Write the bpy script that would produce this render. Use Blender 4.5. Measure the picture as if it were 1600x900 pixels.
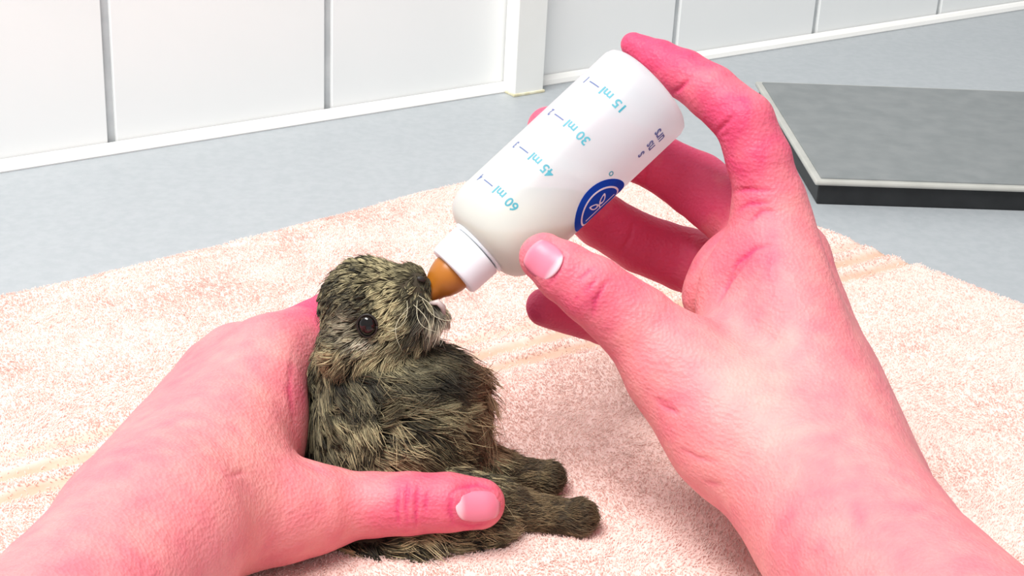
import bpy, bmesh, math
import numpy as np
from mathutils import Vector, Matrix

for o in list(bpy.data.objects):
    bpy.data.objects.remove(o, do_unlink=True)
scene = bpy.context.scene
COL = scene.collection
S = 0.01                      # every number below is in centimetres, the scene is in metres

# ------------------------------------------------------------------ camera
F = 2500.0                    # focal length in pixels of the 1600 x 900 frame
PITCH, ROLL, CAMH = math.radians(24.0), math.radians(3.1), 28.0
_r0, _u0 = np.array([1., 0, 0]), np.array([0, math.sin(PITCH), math.cos(PITCH)])
FWD = np.array([0, math.cos(PITCH), -math.sin(PITCH)])
RGT = math.cos(ROLL) * _r0 + math.sin(ROLL) * _u0
UPV = -math.sin(ROLL) * _r0 + math.cos(ROLL) * _u0
CAM = np.array([0., 0., CAMH])
cam = bpy.data.cameras.new('camera')
cam.sensor_width = 36.0
cam.lens = F / 1600.0 * 36.0
cam.clip_start, cam.clip_end = 0.01, 50
camo = bpy.data.objects.new('camera', cam)
COL.objects.link(camo)
camo.matrix_world = Matrix(((RGT[0], UPV[0], -FWD[0], CAM[0] * S), (RGT[1], UPV[1], -FWD[1], CAM[1] * S),
                            (RGT[2], UPV[2], -FWD[2], CAM[2] * S), (0, 0, 0, 1)))
scene.camera = camo

# ------------------------------------------------------------------ light
world = bpy.data.worlds.new('world')
scene.world = world
world.use_nodes = True
bg = world.node_tree.nodes['Background']
bg.inputs['Color'].default_value = (0.97, 0.985, 1.0, 1)
bg.inputs['Strength'].default_value = 0.50


def area(name, loc, target, size, power, color=(1, 1, 1)):
    l = bpy.data.lights.new(name, 'AREA')
    l.shape = 'RECTANGLE'
    l.size, l.size_y = size
    l.energy = power
    l.color = color
    o = bpy.data.objects.new(name, l)
    COL.objects.link(o)
    o.location = loc
    o.rotation_euler = (Vector(target) - Vector(loc)).to_track_quat('-Z', 'Y').to_euler()
    return o


area('ceiling_lamp', (-0.42, 0.0, 1.40), (0.0, 0.70, 0.05), (1.0, 0.5), 31.0, (1.0, 0.985, 0.96))
scene.view_settings.view_transform = 'Standard'
scene.view_settings.look = 'None'
scene.view_settings.exposure = 0.06
scene.view_settings.gamma = 1.0
scene.view_settings.use_curve_mapping = False

# ------------------------------------------------------------------ placing
rng = np.random.RandomState(11)


def P(px, py, d):
    """the point seen at (px, py), d centimetres in front of the camera"""
    return CAM + d * (FWD + (px - 800.) / F * RGT - (py - 450.) / F * UPV)


def G(px, py, z=0.0):
    """the point at height z under (px, py)"""
    r = FWD + (px - 800.) / F * RGT - (py - 450.) / F * UPV
    return CAM + r * (z - CAM[2]) / r[2]


def to_px(p):
    q = np.asarray(p) - CAM
    d = q @ FWD
    return 800 + F * (q @ RGT) / d, 450 - F * (q @ UPV) / d, d


def nrm(v):
    v = np.asarray(v, float)
    return v / np.maximum(np.linalg.norm(v, axis=-1, keepdims=True), 1e-9)


def vnoise(p, seed=0):
    """smooth value noise in -1..1"""
    p = np.asarray(p, np.float64)
    i = np.floor(p).astype(np.int64)
    f = p - i
    f = f * f * (3 - 2 * f)
    out = np.zeros(len(p))
    for dx in (0, 1):
        for dy in (0, 1):
            for dz in (0, 1):
                h = (i[:, 0] + dx) * 374761393 + (i[:, 1] + dy) * 668265263 + (i[:, 2] + dz) * 2147483647 + seed * 1274126177
                h = (h ^ (h >> 13)) * 1274126177
                h = (h ^ (h >> 16)) & 0xffff
                w = (f[:, 0] if dx else 1 - f[:, 0]) * (f[:, 1] if dy else 1 - f[:, 1]) * (f[:, 2] if dz else 1 - f[:, 2])
                out += w * (h / 32767.5 - 1)
    return out


def fbm(p, o=3, seed=0):
    p = np.asarray(p, float)
    a, t = 1.0, 0
    for k in range(o):
        t = t + a * vnoise(p * 2 ** k, seed + k)
        a *= .5
    return t


# ------------------------------------------------------------------ objects
def tag(o, label=None, cat=None, group=None, kind=None):
    for k, v in (('label', label), ('category', cat), ('group', group), ('kind', kind)):
        if v:
            o[k] = v
    return o


def empty(name, loc):
    o = bpy.data.objects.new(name, None)
    COL.objects.link(o)
    o.empty_display_size = .02
    o.location = tuple(np.asarray(loc) * S)
    return o


def chain(o):
    t = np.zeros(3)
    while o is not None:
        t += np.array(o.location)
        o = o.parent
    return t


def build(name, verts, faces, mat, parent=None, loc=None, smooth=True, uv=None):
    """verts in world centimetres; loc = the object's own origin"""
    verts = np.asarray(verts, float) * S
    base = chain(parent)
    l = np.zeros(3) if loc is None else np.asarray(loc, float) * S - base
    me = bpy.data.meshes.new(name)
    me.from_pydata((verts - base - l).tolist(), [], faces if isinstance(faces, list) else faces.tolist())
    me.update()
    if smooth:
        me.shade_smooth()
    if mat:
        me.materials.append(mat)
    o = bpy.data.objects.new(name, me)
    COL.objects.link(o)
    o.parent = parent
    o.location = tuple(l)
    return o


def box_vf(c, ax, half, bev=0.0):
    """box with chamfered edges; ax = 3 unit axes"""
    bm = bmesh.new()
    bmesh.ops.create_cube(bm, size=2)
    for v in bm.verts:
        v.co = Vector([v.co[i] * half[i] for i in range(3)])
    if bev:
        bmesh.ops.bevel(bm, geom=bm.edges[:], offset=bev, segments=2, affect='EDGES', profile=.5)
    bm.verts.index_update()
    A = np.array(ax)
    v = np.array([v.co[:] for v in bm.verts]) @ A + np.asarray(c)
    f = [[q.index for q in fc.verts] for fc in bm.faces]
    bm.free()
    return v, f


def lathe_vf(o, a, prof, e1, e2, n=64, cap0=True, cap1=True):
    ang = np.linspace(0, 2 * np.pi, n, endpoint=False)
    ring = np.cos(ang)[:, None] * e1 + np.sin(ang)[:, None] * e2
    v = np.concatenate([o + a * t + ring * r for t, r in prof])
    f = []
    for i in range(len(prof) - 1):
        for j in range(n):
            k = (j + 1) % n
            f.append([i * n + j, i * n + k, (i + 1) * n + k, (i + 1) * n + j])
    if cap0:
        f.append(list(range(n))[::-1])
    if cap1:
        m = (len(prof) - 1) * n
        f.append([m + j for j in range(n)])
    return v, f


def tube_vf(pts, rad, n=6):
    pts = np.asarray(pts, float)
    rad = np.broadcast_to(rad, len(pts))
    V, Fc = [], []
    t = nrm(np.gradient(pts, axis=0))
    ref = np.array([.3, .2, .9])
    for i in range(len(pts)):
        e1 = nrm(np.cross(t[i], ref))
        e2 = np.cross(t[i], e1)
        for j in range(n):
            a = 2 * math.pi * j / n
            V.append(pts[i] + rad[i] * (math.cos(a) * e1 + math.sin(a) * e2))
    for i in range(len(pts) - 1):
        for j in range(n):
            k = (j + 1) % n
            Fc.append([i * n + j, i * n + k, (i + 1) * n + k, (i + 1) * n + j])
    Fc += [list(range(n))[::-1], [(len(pts) - 1) * n + j for j in range(n)]]
    return np.array(V), Fc


# ------------------------------------------------------------------ materials
def mat(name):
    m = bpy.data.materials.new(name)
    m.use_nodes = True
    nt = m.node_tree
    return m, nt, nt.nodes['Principled BSDF']


def srgb(r, g, b):
    c = [x / 255. for x in (r, g, b)]
    return tuple(x / 12.92 if x <= .04045 else ((x + .055) / 1.055) ** 2.4 for x in c) + (1,)


def noisy(name, c1, c2, scale, rough=.5, bump=0., bscale=None, detail=4, bdist=.0004, spec=.5, coords='Object'):
    m, nt, b = mat(name)
    tc = nt.nodes.new('ShaderNodeTexCoord')
    n = nt.nodes.new('ShaderNodeTexNoise')
    n.inputs['Scale'].default_value = scale
    n.inputs['Detail'].default_value = detail
    r = nt.nodes.new('ShaderNodeValToRGB')
    r.color_ramp.elements[0].color, r.color_ramp.elements[1].color = c1, c2
    r.color_ramp.elements[0].position, r.color_ramp.elements[1].position = .35, .65
    nt.links.new(tc.outputs[coords], n.inputs['Vector'])
    nt.links.new(n.outputs['Fac'], r.inputs['Fac'])
    nt.links.new(r.outputs['Color'], b.inputs['Base Color'])
    b.inputs['Roughness'].default_value = rough
    b.inputs['Specular IOR Level'].default_value = spec
    if bump:
        n2 = nt.nodes.new('ShaderNodeTexNoise')
        n2.inputs['Scale'].default_value = bscale or scale * 4
        n2.inputs['Detail'].default_value = 3
        bp = nt.nodes.new('ShaderNodeBump')
        bp.inputs['Strength'].default_value = bump
        bp.inputs['Distance'].default_value = bdist
        nt.links.new(tc.outputs[coords], n2.inputs['Vector'])
        nt.links.new(n2.outputs['Fac'], bp.inputs['Height'])
        nt.links.new(bp.outputs['Normal'], b.inputs['Normal'])
    return m


M_TILE = noisy('white_glazed_tile', srgb(247, 249, 248), srgb(251, 252, 251), 12, .3)
M_GROUT = noisy('grey_grout', srgb(186, 190, 192), srgb(202, 205, 206), 60, .9)
M_TRIM = noisy('white_sealant', srgb(250, 249, 245), srgb(253, 252, 249), 30, .35)
M_DUCT = noisy('white_plastic_duct', srgb(243, 244, 240), srgb(248, 249, 246), 20, .3)
M_OLD = noisy('yellowed_sealant', srgb(214, 206, 170), srgb(236, 231, 205), 200, .6)
M_TOP = noisy('grey_worktop', srgb(166, 172, 176), srgb(173, 178, 182), 220, .38, .12, 900)
M_SLAB = noisy('grey_slab_top', srgb(122, 127, 128), srgb(132, 136, 137), 80, .45)
M_BLACK = noisy('black_rubber', srgb(22, 24, 26), srgb(32, 34, 36), 80, .5)
M_RIM = noisy('pale_rim', srgb(176, 176, 170), srgb(186, 186, 180), 80, .4)
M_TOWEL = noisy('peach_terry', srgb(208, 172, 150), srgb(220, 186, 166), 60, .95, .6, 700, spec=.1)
M_CAP = noisy('white_cap_plastic', srgb(240, 243, 250), srgb(246, 248, 252), 30, .35)
M_TEAT = noisy('amber_latex', srgb(160, 92, 22), srgb(178, 108, 32), 60, .35)
M_MILK = noisy('cream_milk', srgb(240, 228, 186), srgb(246, 236, 200), 30, .3)
M_PRINT = noisy('teal_print', srgb(58, 150, 168), srgb(84, 166, 182), 300, .5)
M_PRINT2 = noisy('slate_print', srgb(92, 110, 160), srgb(104, 124, 170), 300, .5)
M_BLUE = noisy('blue_print', srgb(0, 66, 178), srgb(6, 78, 192), 100, .7, spec=.15)
M_WPRINT = noisy('white_print', srgb(225, 234, 246), srgb(235, 240, 250), 100, .4)
M_EYE = noisy('dark_eye', (.004, .003, .003, 1), (.012, .007, .005, 1), 300, .06)
M_NOSE = noisy('nose_leather', srgb(70, 62, 58), srgb(96, 84, 76), 400, .45)
M_BLACKSKIN = noisy('dark_lid', srgb(30, 26, 22), srgb(40, 34, 30), 400, .5)
M_LIP = noisy('pale_lip', srgb(176, 158, 154), srgb(204, 186, 182), 300, .4)
M_HIDE = noisy('dark_hide', srgb(58, 50, 38), srgb(74, 64, 48), 200, .9)
M_WHISK = noisy('whisker_hair', srgb(196, 188, 160), srgb(216, 208, 180), 200, .5)

# the towel's ground cloth: pile colour, with shade in the woven stripes painted darker tan
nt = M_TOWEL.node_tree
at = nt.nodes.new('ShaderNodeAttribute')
at.attribute_name = 'weave_shade'
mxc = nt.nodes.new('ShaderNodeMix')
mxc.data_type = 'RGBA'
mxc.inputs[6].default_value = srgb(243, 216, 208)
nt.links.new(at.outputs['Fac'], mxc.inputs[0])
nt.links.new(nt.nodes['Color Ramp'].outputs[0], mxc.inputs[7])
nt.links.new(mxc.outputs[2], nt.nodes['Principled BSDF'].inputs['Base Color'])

# translucent bottle wall
M_BOTTLE, nt, b = mat('milky_plastic')
b.inputs['Base Color'].default_value = srgb(226, 233, 239)
b.inputs['Roughness'].default_value = .32
b.inputs['Subsurface Weight'].default_value = .35
b.inputs['Subsurface Radius'].default_value = (.9, .95, 1)
b.inputs['Subsurface Scale'].default_value = .006
tr = nt.nodes.new('ShaderNodeBsdfTranslucent')
tr.inputs['Color'].default_value = (.95, .95, .95, 1)
tp = nt.nodes.new('ShaderNodeBsdfTransparent')
tp.inputs['Color'].default_value = (.95, .95, .95, 1)
mx = nt.nodes.new('ShaderNodeMixShader')
mx.inputs['Fac'].default_value = .40
mx2 = nt.nodes.new('ShaderNodeMixShader')
mx2.inputs['Fac'].default_value = .22
out = nt.nodes['Material Output']
nt.links.new(b.outputs[0], mx.inputs[1])
nt.links.new(tr.outputs[0], mx.inputs[2])
nt.links.new(mx.outputs[0], mx2.inputs[1])
nt.links.new(tp.outputs[0], mx2.inputs[2])
nt.links.new(mx2.outputs[0], out.inputs['Surface'])


def skin_material():
    m, nt, b = mat('skin')
    at = nt.nodes.new('ShaderNodeAttribute')
    at.attribute_name = 'tint'
    tc = nt.nodes.new('ShaderNodeTexCoord')
    n1 = nt.nodes.new('ShaderNodeTexNoise')
    n1.inputs['Scale'].default_value = 160
    n1.inputs['Detail'].default_value = 5
    ramp = nt.nodes.new('ShaderNodeValToRGB')
    ramp.color_ramp.elements[0].color = srgb(218, 74, 112)
    ramp.color_ramp.elements[0].position = .30
    ramp.color_ramp.elements[1].color = srgb(244, 166, 160)
    ramp.color_ramp.elements[1].position = .72
    mixf = nt.nodes.new('ShaderNodeMath')
    mixf.operation = 'MULTIPLY_ADD'
    mixf.inputs[1].default_value = .20
    sep = nt.nodes.new('ShaderNodeSeparateColor')
    nt.links.new(at.outputs['Color'], sep.inputs[0])
    nt.links.new(tc.outputs['Object'], n1.inputs['Vector'])
    nt.links.new(n1.outputs['Fac'], mixf.inputs[0])
    nt.links.new(sep.outputs[0], mixf.inputs[2])
    nt.links.new(mixf.outputs[0], ramp.inputs['Fac'])
    nt.links.new(ramp.outputs['Color'], b.inputs['Base Color'])
    b.inputs['Roughness'].default_value = .52
    b.inputs['Specular IOR Level'].default_value = .35
    b.inputs['Subsurface Weight'].default_value = .25
    b.inputs['Subsurface Radius'].default_value = (1, .28, .22)
    b.inputs['Subsurface Scale'].default_value = .006
    # fine skin relief: cells and pores
    v = nt.nodes.new('ShaderNodeTexVoronoi')
    v.inputs['Scale'].default_value = 900
    n2 = nt.nodes.new('ShaderNodeTexNoise')
    n2.inputs['Scale'].default_value = 420
    n2.inputs['Detail'].default_value = 4
    ad = nt.nodes.new('ShaderNodeMath')
    ad.operation = 'ADD'
    bp = nt.nodes.new('ShaderNodeBump')
    bp.inputs['Strength'].default_value = .42
    bp.inputs['Distance'].default_value = .0005
    nt.links.new(tc.outputs['Object'], v.inputs['Vector'])
    nt.links.new(tc.outputs['Object'], n2.inputs['Vector'])
    nt.links.new(v.outputs['Distance'], ad.inputs[0])
    nt.links.new(n2.outputs['Fac'], ad.inputs[1])
    mp = nt.nodes.new('ShaderNodeMapping')
    mp.inputs['Scale'].default_value = (120, 260, 900)
    mp.inputs['Rotation'].default_value = (.15, .1, 0)
    n3 = nt.nodes.new('ShaderNodeTexNoise')
    n3.inputs['Scale'].default_value = 1.0
    n3.inputs['Detail'].default_value = 3
    ad2 = nt.nodes.new('ShaderNodeMath')
    ad2.operation = 'MULTIPLY_ADD'
    ad2.inputs[1].default_value = 1.3
    nt.links.new(tc.outputs['Object'], mp.inputs['Vector'])
    nt.links.new(mp.outputs['Vector'], n3.inputs['Vector'])
    nt.links.new(n3.outputs['Fac'], ad2.inputs[0])
    nt.links.new(ad.outputs[0], ad2.inputs[2])
    nt.links.new(ad2.outputs[0], bp.inputs['Height'])
    nt.links.new(bp.outputs['Normal'], b.inputs['Normal'])
    return m


M_SKIN = skin_material()
M_NAIL, nt, b = mat('fingernail')
at = nt.nodes.new('ShaderNodeAttribute')
at.attribute_name = 'moon'
mxc = nt.nodes.new('ShaderNodeMix')
mxc.data_type = 'RGBA'
mxc.inputs[6].default_value = srgb(232, 128, 152)
mxc.inputs[7].default_value = srgb(246, 196, 206)
nt.links.new(at.outputs['Fac'], mxc.inputs[0])
nt.links.new(mxc.outputs[2], b.inputs['Base Color'])
b.inputs['Roughness'].default_value = .4
b.inputs['Subsurface Weight'].default_value = .15
b.inputs['Subsurface Scale'].default_value = .003


def hair_material(name, rough=.6):
    m, nt, b = mat(name)
    at = nt.nodes.new('ShaderNodeAttribute')
    at.attribute_name = 'tint'
    nt.links.new(at.outputs['Color'], b.inputs['Base Color'])
    b.inputs['Roughness'].default_value = rough
    b.inputs['Specular IOR Level'].default_value = .25
    return m


M_FUR = hair_material('agouti_fur', .5)
M_PILE = hair_material('terry_pile', .9)

# ------------------------------------------------------------------ signed distance shapes
def seg(p, a, b, ra, rb):
    ab = b - a
    t = np.clip(((p - a) @ ab) / (ab @ ab), 0, 1)
    q = p - a - t[:, None] * ab
    return np.sqrt(np.einsum('ij,ij->i', q, q)) - (ra + (rb - ra) * t)


def ell(p, c, ax, r):
    q = (p - c) @ np.array(ax).T / np.array(r)
    k0 = np.sqrt(np.einsum('ij,ij->i', q, q))
    q2 = q / np.array(r)
    k1 = np.sqrt(np.einsum('ij,ij->i', q2, q2))
    return k0 * (k0 - 1) / np.maximum(k1, 1e-6)


def smin(a, b, k):
    h = np.maximum(k - np.abs(a - b), 0) / k
    return np.minimum(a, b) - h * h * k * .25


def J(px, py, d, r):
    return P(px, py, d), r * d / F


def img_axes(rot):
    c, s = math.cos(math.radians(rot)), math.sin(math.radians(rot))
    return [c * RGT - s * UPV, s * RGT + c * UPV, FWD]      # rot clockwise on the picture


def E(px, py, d, rx, ry, rz, rot=0):
    k = d / F
    return P(px, py, d), img_axes(rot), (rx * k, ry * k, rz * k)


def surface_nets(fn, lo, hi, h):
    lo, hi = np.array(lo), np.array(hi)
    n = np.ceil((hi - lo) / h).astype(int) + 1
    # blocks of 4 cells that lie clear of the surface are not sampled finely
    B = 4
    nbk = (n + B - 1) // B
    ctr = np.stack(np.meshgrid(*[lo[i] + h * (B * np.arange(nbk[i]) + (B - 1) / 2) for i in range(3)], indexing='ij'), -1).reshape(-1, 3)
    cd = fn(ctr)
    D = np.repeat(np.repeat(np.repeat(cd.reshape(nbk), B, 0), B, 1), B, 2).astype(np.float32)
    hot = np.argwhere((np.abs(cd) < h * B * 1.7).reshape(nbk))
    off = np.stack(np.meshgrid(*[np.arange(B)] * 3, indexing='ij'), -1).reshape(-1, 3)
    for i in range(0, len(hot), 4000):
        ii = (hot[i:i + 4000, None, :] * B + off[None]).reshape(-1, 3)
        D[ii[:, 0], ii[:, 1], ii[:, 2]] = fn(lo + ii * h)
    D = D[:n[0], :n[1], :n[2]]
    sg = D < 0
    cs = sum(sg[a:n[0] - 1 + a, b:n[1] - 1 + b, c:n[2] - 1 + c].astype(np.int8) for a in (0, 1) for b in (0, 1) for c in (0, 1))
    act = (cs > 0) & (cs < 8)
    idx = np.argwhere(act)
    cid = -np.ones(act.shape, np.int64)
    cid[act] = np.arange(len(idx))
    corners = [(a, b, c) for a in (0, 1) for b in (0, 1) for c in (0, 1)]
    val = np.stack([D[idx[:, 0] + a, idx[:, 1] + b, idx[:, 2] + c] for a, b, c in corners], 1)
    acc, cnt = np.zeros((len(idx), 3)), np.zeros(len(idx))
    for i in range(8):
        for j in range(i + 1, 8):
            ci, cj = np.array(corners[i]), np.array(corners[j])
            if np.abs(ci - cj).sum() != 1:
                continue
            m = (val[:, i] < 0) != (val[:, j] < 0)
            t = val[m, i] / (val[m, i] - val[m, j])
            acc[m] += ci + t[:, None] * (cj - ci)
            cnt[m] += 1
    V = lo + (idx + acc / cnt[:, None]) * h
    Q = []
    for ax in range(3):
        s0 = [slice(None)] * 3
        s1 = [slice(None)] * 3
        s0[ax], s1[ax] = slice(0, -1), slice(1, None)
        e = np.argwhere(sg[tuple(s0)] != sg[tuple(s1)])
        b_, c_ = [(1, 2), (2, 0), (0, 1)][ax]
        ok = (e[:, b_] > 0) & (e[:, c_] > 0) & (e[:, b_] < n[b_] - 1) & (e[:, c_] < n[c_] - 1)
        e = e[ok]
        neg = sg[e[:, 0], e[:, 1], e[:, 2]]
        def cell(db, dc):
            q = e.copy()
            q[:, b_] -= db
            q[:, c_] -= dc
            return cid[q[:, 0], q[:, 1], q[:, 2]]
        q = np.stack([cell(1, 1), cell(0, 1), cell(0, 0), cell(1, 0)], 1)
        q[~neg] = q[~neg][:, ::-1]
        Q.append(q)
    return V, np.concatenate(Q)


def grad(fn, p, e=.03):
    g = np.empty_like(p)
    for i in range(3):
        d = np.zeros(3)
        d[i] = e
        g[:, i] = fn(p + d) - fn(p - d)
    return nrm(g)


def refine(V, Q, levels=1):
    me = bpy.data.meshes.new('tmp')
    me.from_pydata(V.tolist(), [], Q.tolist())
    o = bpy.data.objects.new('tmp', me)
    COL.objects.link(o)
    md = o.modifiers.new('s', 'SUBSURF')
    md.levels = levels
    dg = bpy.context.evaluated_depsgraph_get()
    ev = o.evaluated_get(dg).data
    v = np.empty(len(ev.vertices) * 3)
    ev.vertices.foreach_get('co', v)
    f = np.empty(len(ev.loops), np.int64)
    ev.loops.foreach_get('vertex_index', f)
    bpy.data.objects.remove(o, do_unlink=True)
    bpy.data.meshes.remove(me)
    return v.reshape(-1, 3), f.reshape(-1, 4)


def project(fn, V, it=2):
    for _ in range(it):
        V = V - fn(V)[:, None] * grad(fn, V)
    return V


def hit(fn, px, py, d0=40., d1=62.):
    """first surface point along the ray through (px, py)"""
    px, py = np.broadcast_arrays(np.asarray(px, float), np.asarray(py, float))
    r = FWD + ((px - 800.) / F)[..., None] * RGT - ((py - 450.) / F)[..., None] * UPV
    d = np.full(px.shape, d0)
    for _ in range(60):
        d = np.minimum(d + fn((CAM + d[..., None] * r).reshape(-1, 3)).reshape(d.shape) * .8, d1)
    return CAM + d[..., None] * r, d


def poly_dist(x, y, pts):
    pts = np.asarray(pts, float)
    best = np.full(len(x), 1e9)
    fade = np.ones(len(x))
    ln = np.hypot(*np.diff(pts, axis=0).T)
    run = np.r_[0, np.cumsum(ln)] / ln.sum()
    for k, ((ax, ay), (bx, by)) in enumerate(zip(pts[:-1], pts[1:])):
        dx, dy = bx - ax, by - ay
        t = np.clip(((x - ax) * dx + (y - ay) * dy) / (dx * dx + dy * dy + 1e-9), 0, 1)
        # a crease fades out towards the ends of its line
        q = np.hypot(x - ax - t * dx, y - ay - t * dy)
        s = run[k] + t * (run[k + 1] - run[k])
        fade = np.where(q < best, np.sin(np.pi * np.clip(s, .04, .96)) ** .6, fade)
        best = np.minimum(best, q)
    return best, fade


class Hand:
    """palm = list of tapered segments / ellipsoids, digits = chains of joints"""
    def __init__(self, palm, ells, digits, kp=.8, kd=.55):
        self.palm, self.ells, self.digits, self.kp, self.kd = palm, ells, digits, kp, kd
        pts = [q for s in palm for q in s] + [q for dg in digits for q in dg]
        c = np.array([q[0] for q in pts])
        r = np.array([q[1] for q in pts])
        self.lo, self.hi = (c - r[:, None]).min(0) - .5, (c + r[:, None]).max(0) + .5

    def parts(self, p):
        d = None
        for a, b_ in self.palm:
            s = seg(p, a[0], b_[0], a[1], b_[1])
            d = s if d is None else smin(d, s, self.kp)
        for c, ax, r in self.ells:
            d = smin(d, ell(p, c, ax, r), self.kp)
        out = []
        for dg in self.digits:
            e = None
            for a, b_ in zip(dg[:-1], dg[1:]):
                s = seg(p, a[0], b_[0], a[1], b_[1])
                e = s if e is None else smin(e, s, .12)
            out.append(e)
        return d, out

    def __call__(self, p):
        d, ds = self.parts(p)
        r = d
        for e in ds:
            r = smin(r, smin(d, e, self.kd), .10)
        return np.maximum(r, .85 - p[:, 2])          # flattened where it rests on the towel

    def mesh(self, name, parent, creases, tints, h=.135, base_tint=.45):
        V, Q = surface_nets(self, self.lo, self.hi, h)
        V, Q = refine(V, Q, 1)
        V = project(self, V, 2)
        N = grad(self, V)
        x, y, d = to_px(V)
        front = np.einsum('ij,ij->i', N, nrm(CAM - V)) > .05
        _, ds = self.parts(V)
        near = np.argmin(np.stack(ds), 0)
        disp = np.zeros(len(V))
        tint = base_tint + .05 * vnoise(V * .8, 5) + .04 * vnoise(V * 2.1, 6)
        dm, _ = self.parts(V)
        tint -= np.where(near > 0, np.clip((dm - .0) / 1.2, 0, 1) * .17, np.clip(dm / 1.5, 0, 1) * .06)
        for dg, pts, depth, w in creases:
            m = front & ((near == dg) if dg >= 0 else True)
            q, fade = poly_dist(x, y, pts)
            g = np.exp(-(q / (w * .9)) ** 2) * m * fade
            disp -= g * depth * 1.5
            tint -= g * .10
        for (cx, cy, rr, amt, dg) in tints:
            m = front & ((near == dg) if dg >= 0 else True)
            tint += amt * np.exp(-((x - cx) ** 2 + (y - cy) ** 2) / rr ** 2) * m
        # soft lumpiness of flesh over tendons and bone
        disp += .018 * vnoise(V * 1.7, 9)
        V = V + N * disp[:, None]
        o = build(name, V, Q, M_SKIN, parent)
        a = o.data.attributes.new('tint', 'FLOAT_COLOR', 'POINT')
        t = np.clip(tint, 0, 1)
        c = np.ones((len(V), 4), np.float32)
        c[:, 0] = c[:, 1] = c[:, 2] = t
        a.data.foreach_set('color', c.ravel())
        return o

    def nail(self, parent, c, along, half_l, half_w, lift=.006, name='thumbnail'):
        """a curved nail plate over the surface; c = centre pixel, along = towards the tip (pixels)"""
        al = nrm(np.array(along, float))
        ac = np.array([-al[1], al[0]])
        nu, nv = 19, 15
        u, v = np.meshgrid(np.linspace(-1, 1, nu), np.linspace(-1, 1, nv), indexing='ij')
        # rounded square outline
        uu = u * np.sqrt(1 - .42 * v * v)
        vv = v * np.sqrt(1 - .36 * u * u)
        px = c[0] + al[0] * uu * half_l + ac[0] * vv * half_w
        py = c[1] + al[1] * uu * half_l + ac[1] * vv * half_w
        p, _ = hit(self, px, py)
        N = grad(self, p.reshape(-1, 3)).reshape(p.shape)
        rim = np.maximum(np.abs(u), np.abs(v))
        h = lift + .016 * (1 - rim ** 4)
        top = p + N * h[..., None]
        low = p - N * .05
        V = np.concatenate([top.reshape(-1, 3), low.reshape(-1, 3)])
        Fc = []
        n = nu * nv
        id_ = lambda i, j: i * nv + j
        for i in range(nu - 1):
            for j in range(nv - 1):
                Fc.append([id_(i, j), id_(i, j + 1), id_(i + 1, j + 1), id_(i + 1, j)])
        loop = [id_(i, 0) for i in range(nu)] + [id_(nu - 1, j) for j in range(1, nv)] + \
               [id_(i, nv - 1) for i in range(nu - 2, -1, -1)] + [id_(0, j) for j in range(nv - 2, 0, -1)]
        for a, b_ in zip(loop, loop[1:] + loop[:1]):
            Fc.append([a, b_, b_ + n, a + n])
        o = build(name, V, Fc, M_NAIL, parent)
        bm = bmesh.new()
        bm.from_mesh(o.data)
        bmesh.ops.recalc_face_normals(bm, faces=bm.faces[:])
        bm.to_mesh(o.data)
        bm.free()
        sm = lambda e0, e1, t: (lambda q: q * q * (3 - 2 * q))(np.clip((t - e0) / (e1 - e0), 0, 1))
        moon = sm(-.50, -.85, u + .25 * v * v) +   .3 * sm(.80, .98, u + .05 * v * v)
        at_ = o.data.attributes.new('moon', 'FLOAT', 'POINT')
        at_.data.foreach_set('value', np.r_[moon.ravel(), moon.ravel()].astype(np.float32))
        return o


def hair(name, pts, rad, col, material, parent):
    """pts (n, k, 3) centimetres, rad (n, k), col (n, k, 3) linear"""
    n, k = pts.shape[:2]
    hc = bpy.data.hair_curves.new(name)
    hc.add_curves([k] * n)
    base = chain(parent)
    hc.attributes['position'].data.foreach_set('vector', (pts * S - base).astype(np.float32).ravel())
    ra = hc.attributes.get('radius') or hc.attributes.new('radius', 'FLOAT', 'POINT')
    ra.data.foreach_set('value', (rad * S).astype(np.float32).ravel())
    ca = hc.attributes.new('tint', 'FLOAT_COLOR', 'POINT')
    c = np.ones((n, k, 4), np.float32)
    c[..., :3] = col
    ca.data.foreach_set('color', c.ravel())
    hc.materials.append(material)
    o = bpy.data.objects.new(name, hc)
    COL.objects.link(o)
    o.parent = parent
    return o


# ================================================================== the room
A0, A1 = G(340, 212), G(1261, 66)
WD = nrm(A1 - A0)                                   # along the wall, to the right
WN = np.array([WD[1], -WD[0], 0.])                  # out of the wall, towards the viewer
ZU = np.array([0, 0, 1.])
def along(px):
    """distance along the wall foot seen at column px"""
    y = 212 + (px - 340) * (66 - 212) / (1261 - 340)
    return (G(px, y) - A0) @ WD
wl, wr = -45., 75.
WALL_H = 62.
v, f = box_vf(A0 + WD * (wl + wr) / 2 - WN * 5.3 + ZU * (WALL_H / 2), [WD, WN, ZU], [(wr - wl) / 2, 5, WALL_H / 2])
wall = tag(build('wall_back', v, f, M_GROUT, None, A0 + WD * (wl + wr) / 2 - WN * .3, smooth=False), 'white tiled wall behind the worktop with grey joints', kind='structure')
j0, j1 = along(514), along(1053)
tw = (j1 - j0) / 2
gap = .46
k0 = int(math.floor((wl - j0) / tw))
tile_me = None
for row in range(3):
    for k in range(k0, k0 + int((wr - wl) / tw) + 1):
        c = A0 + WD * (j0 + (k + .5) * tw) - WN * .24 + ZU * (.35 + 10 + row * 20.4)
        if tile_me is None:
            v, f = box_vf(np.zeros(3), [WD, WN, ZU], [(tw - gap) / 2, .15, 10.0], .05)
            t = build('tile', v + c, f, M_TILE, wall, c, smooth=False)
            tile_me = t.data
        else:
            t = bpy.data.objects.new('tile', tile_me)
            COL.objects.link(t)
            t.parent = wall
            t.location = tuple(c * S - chain(wall))
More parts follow.
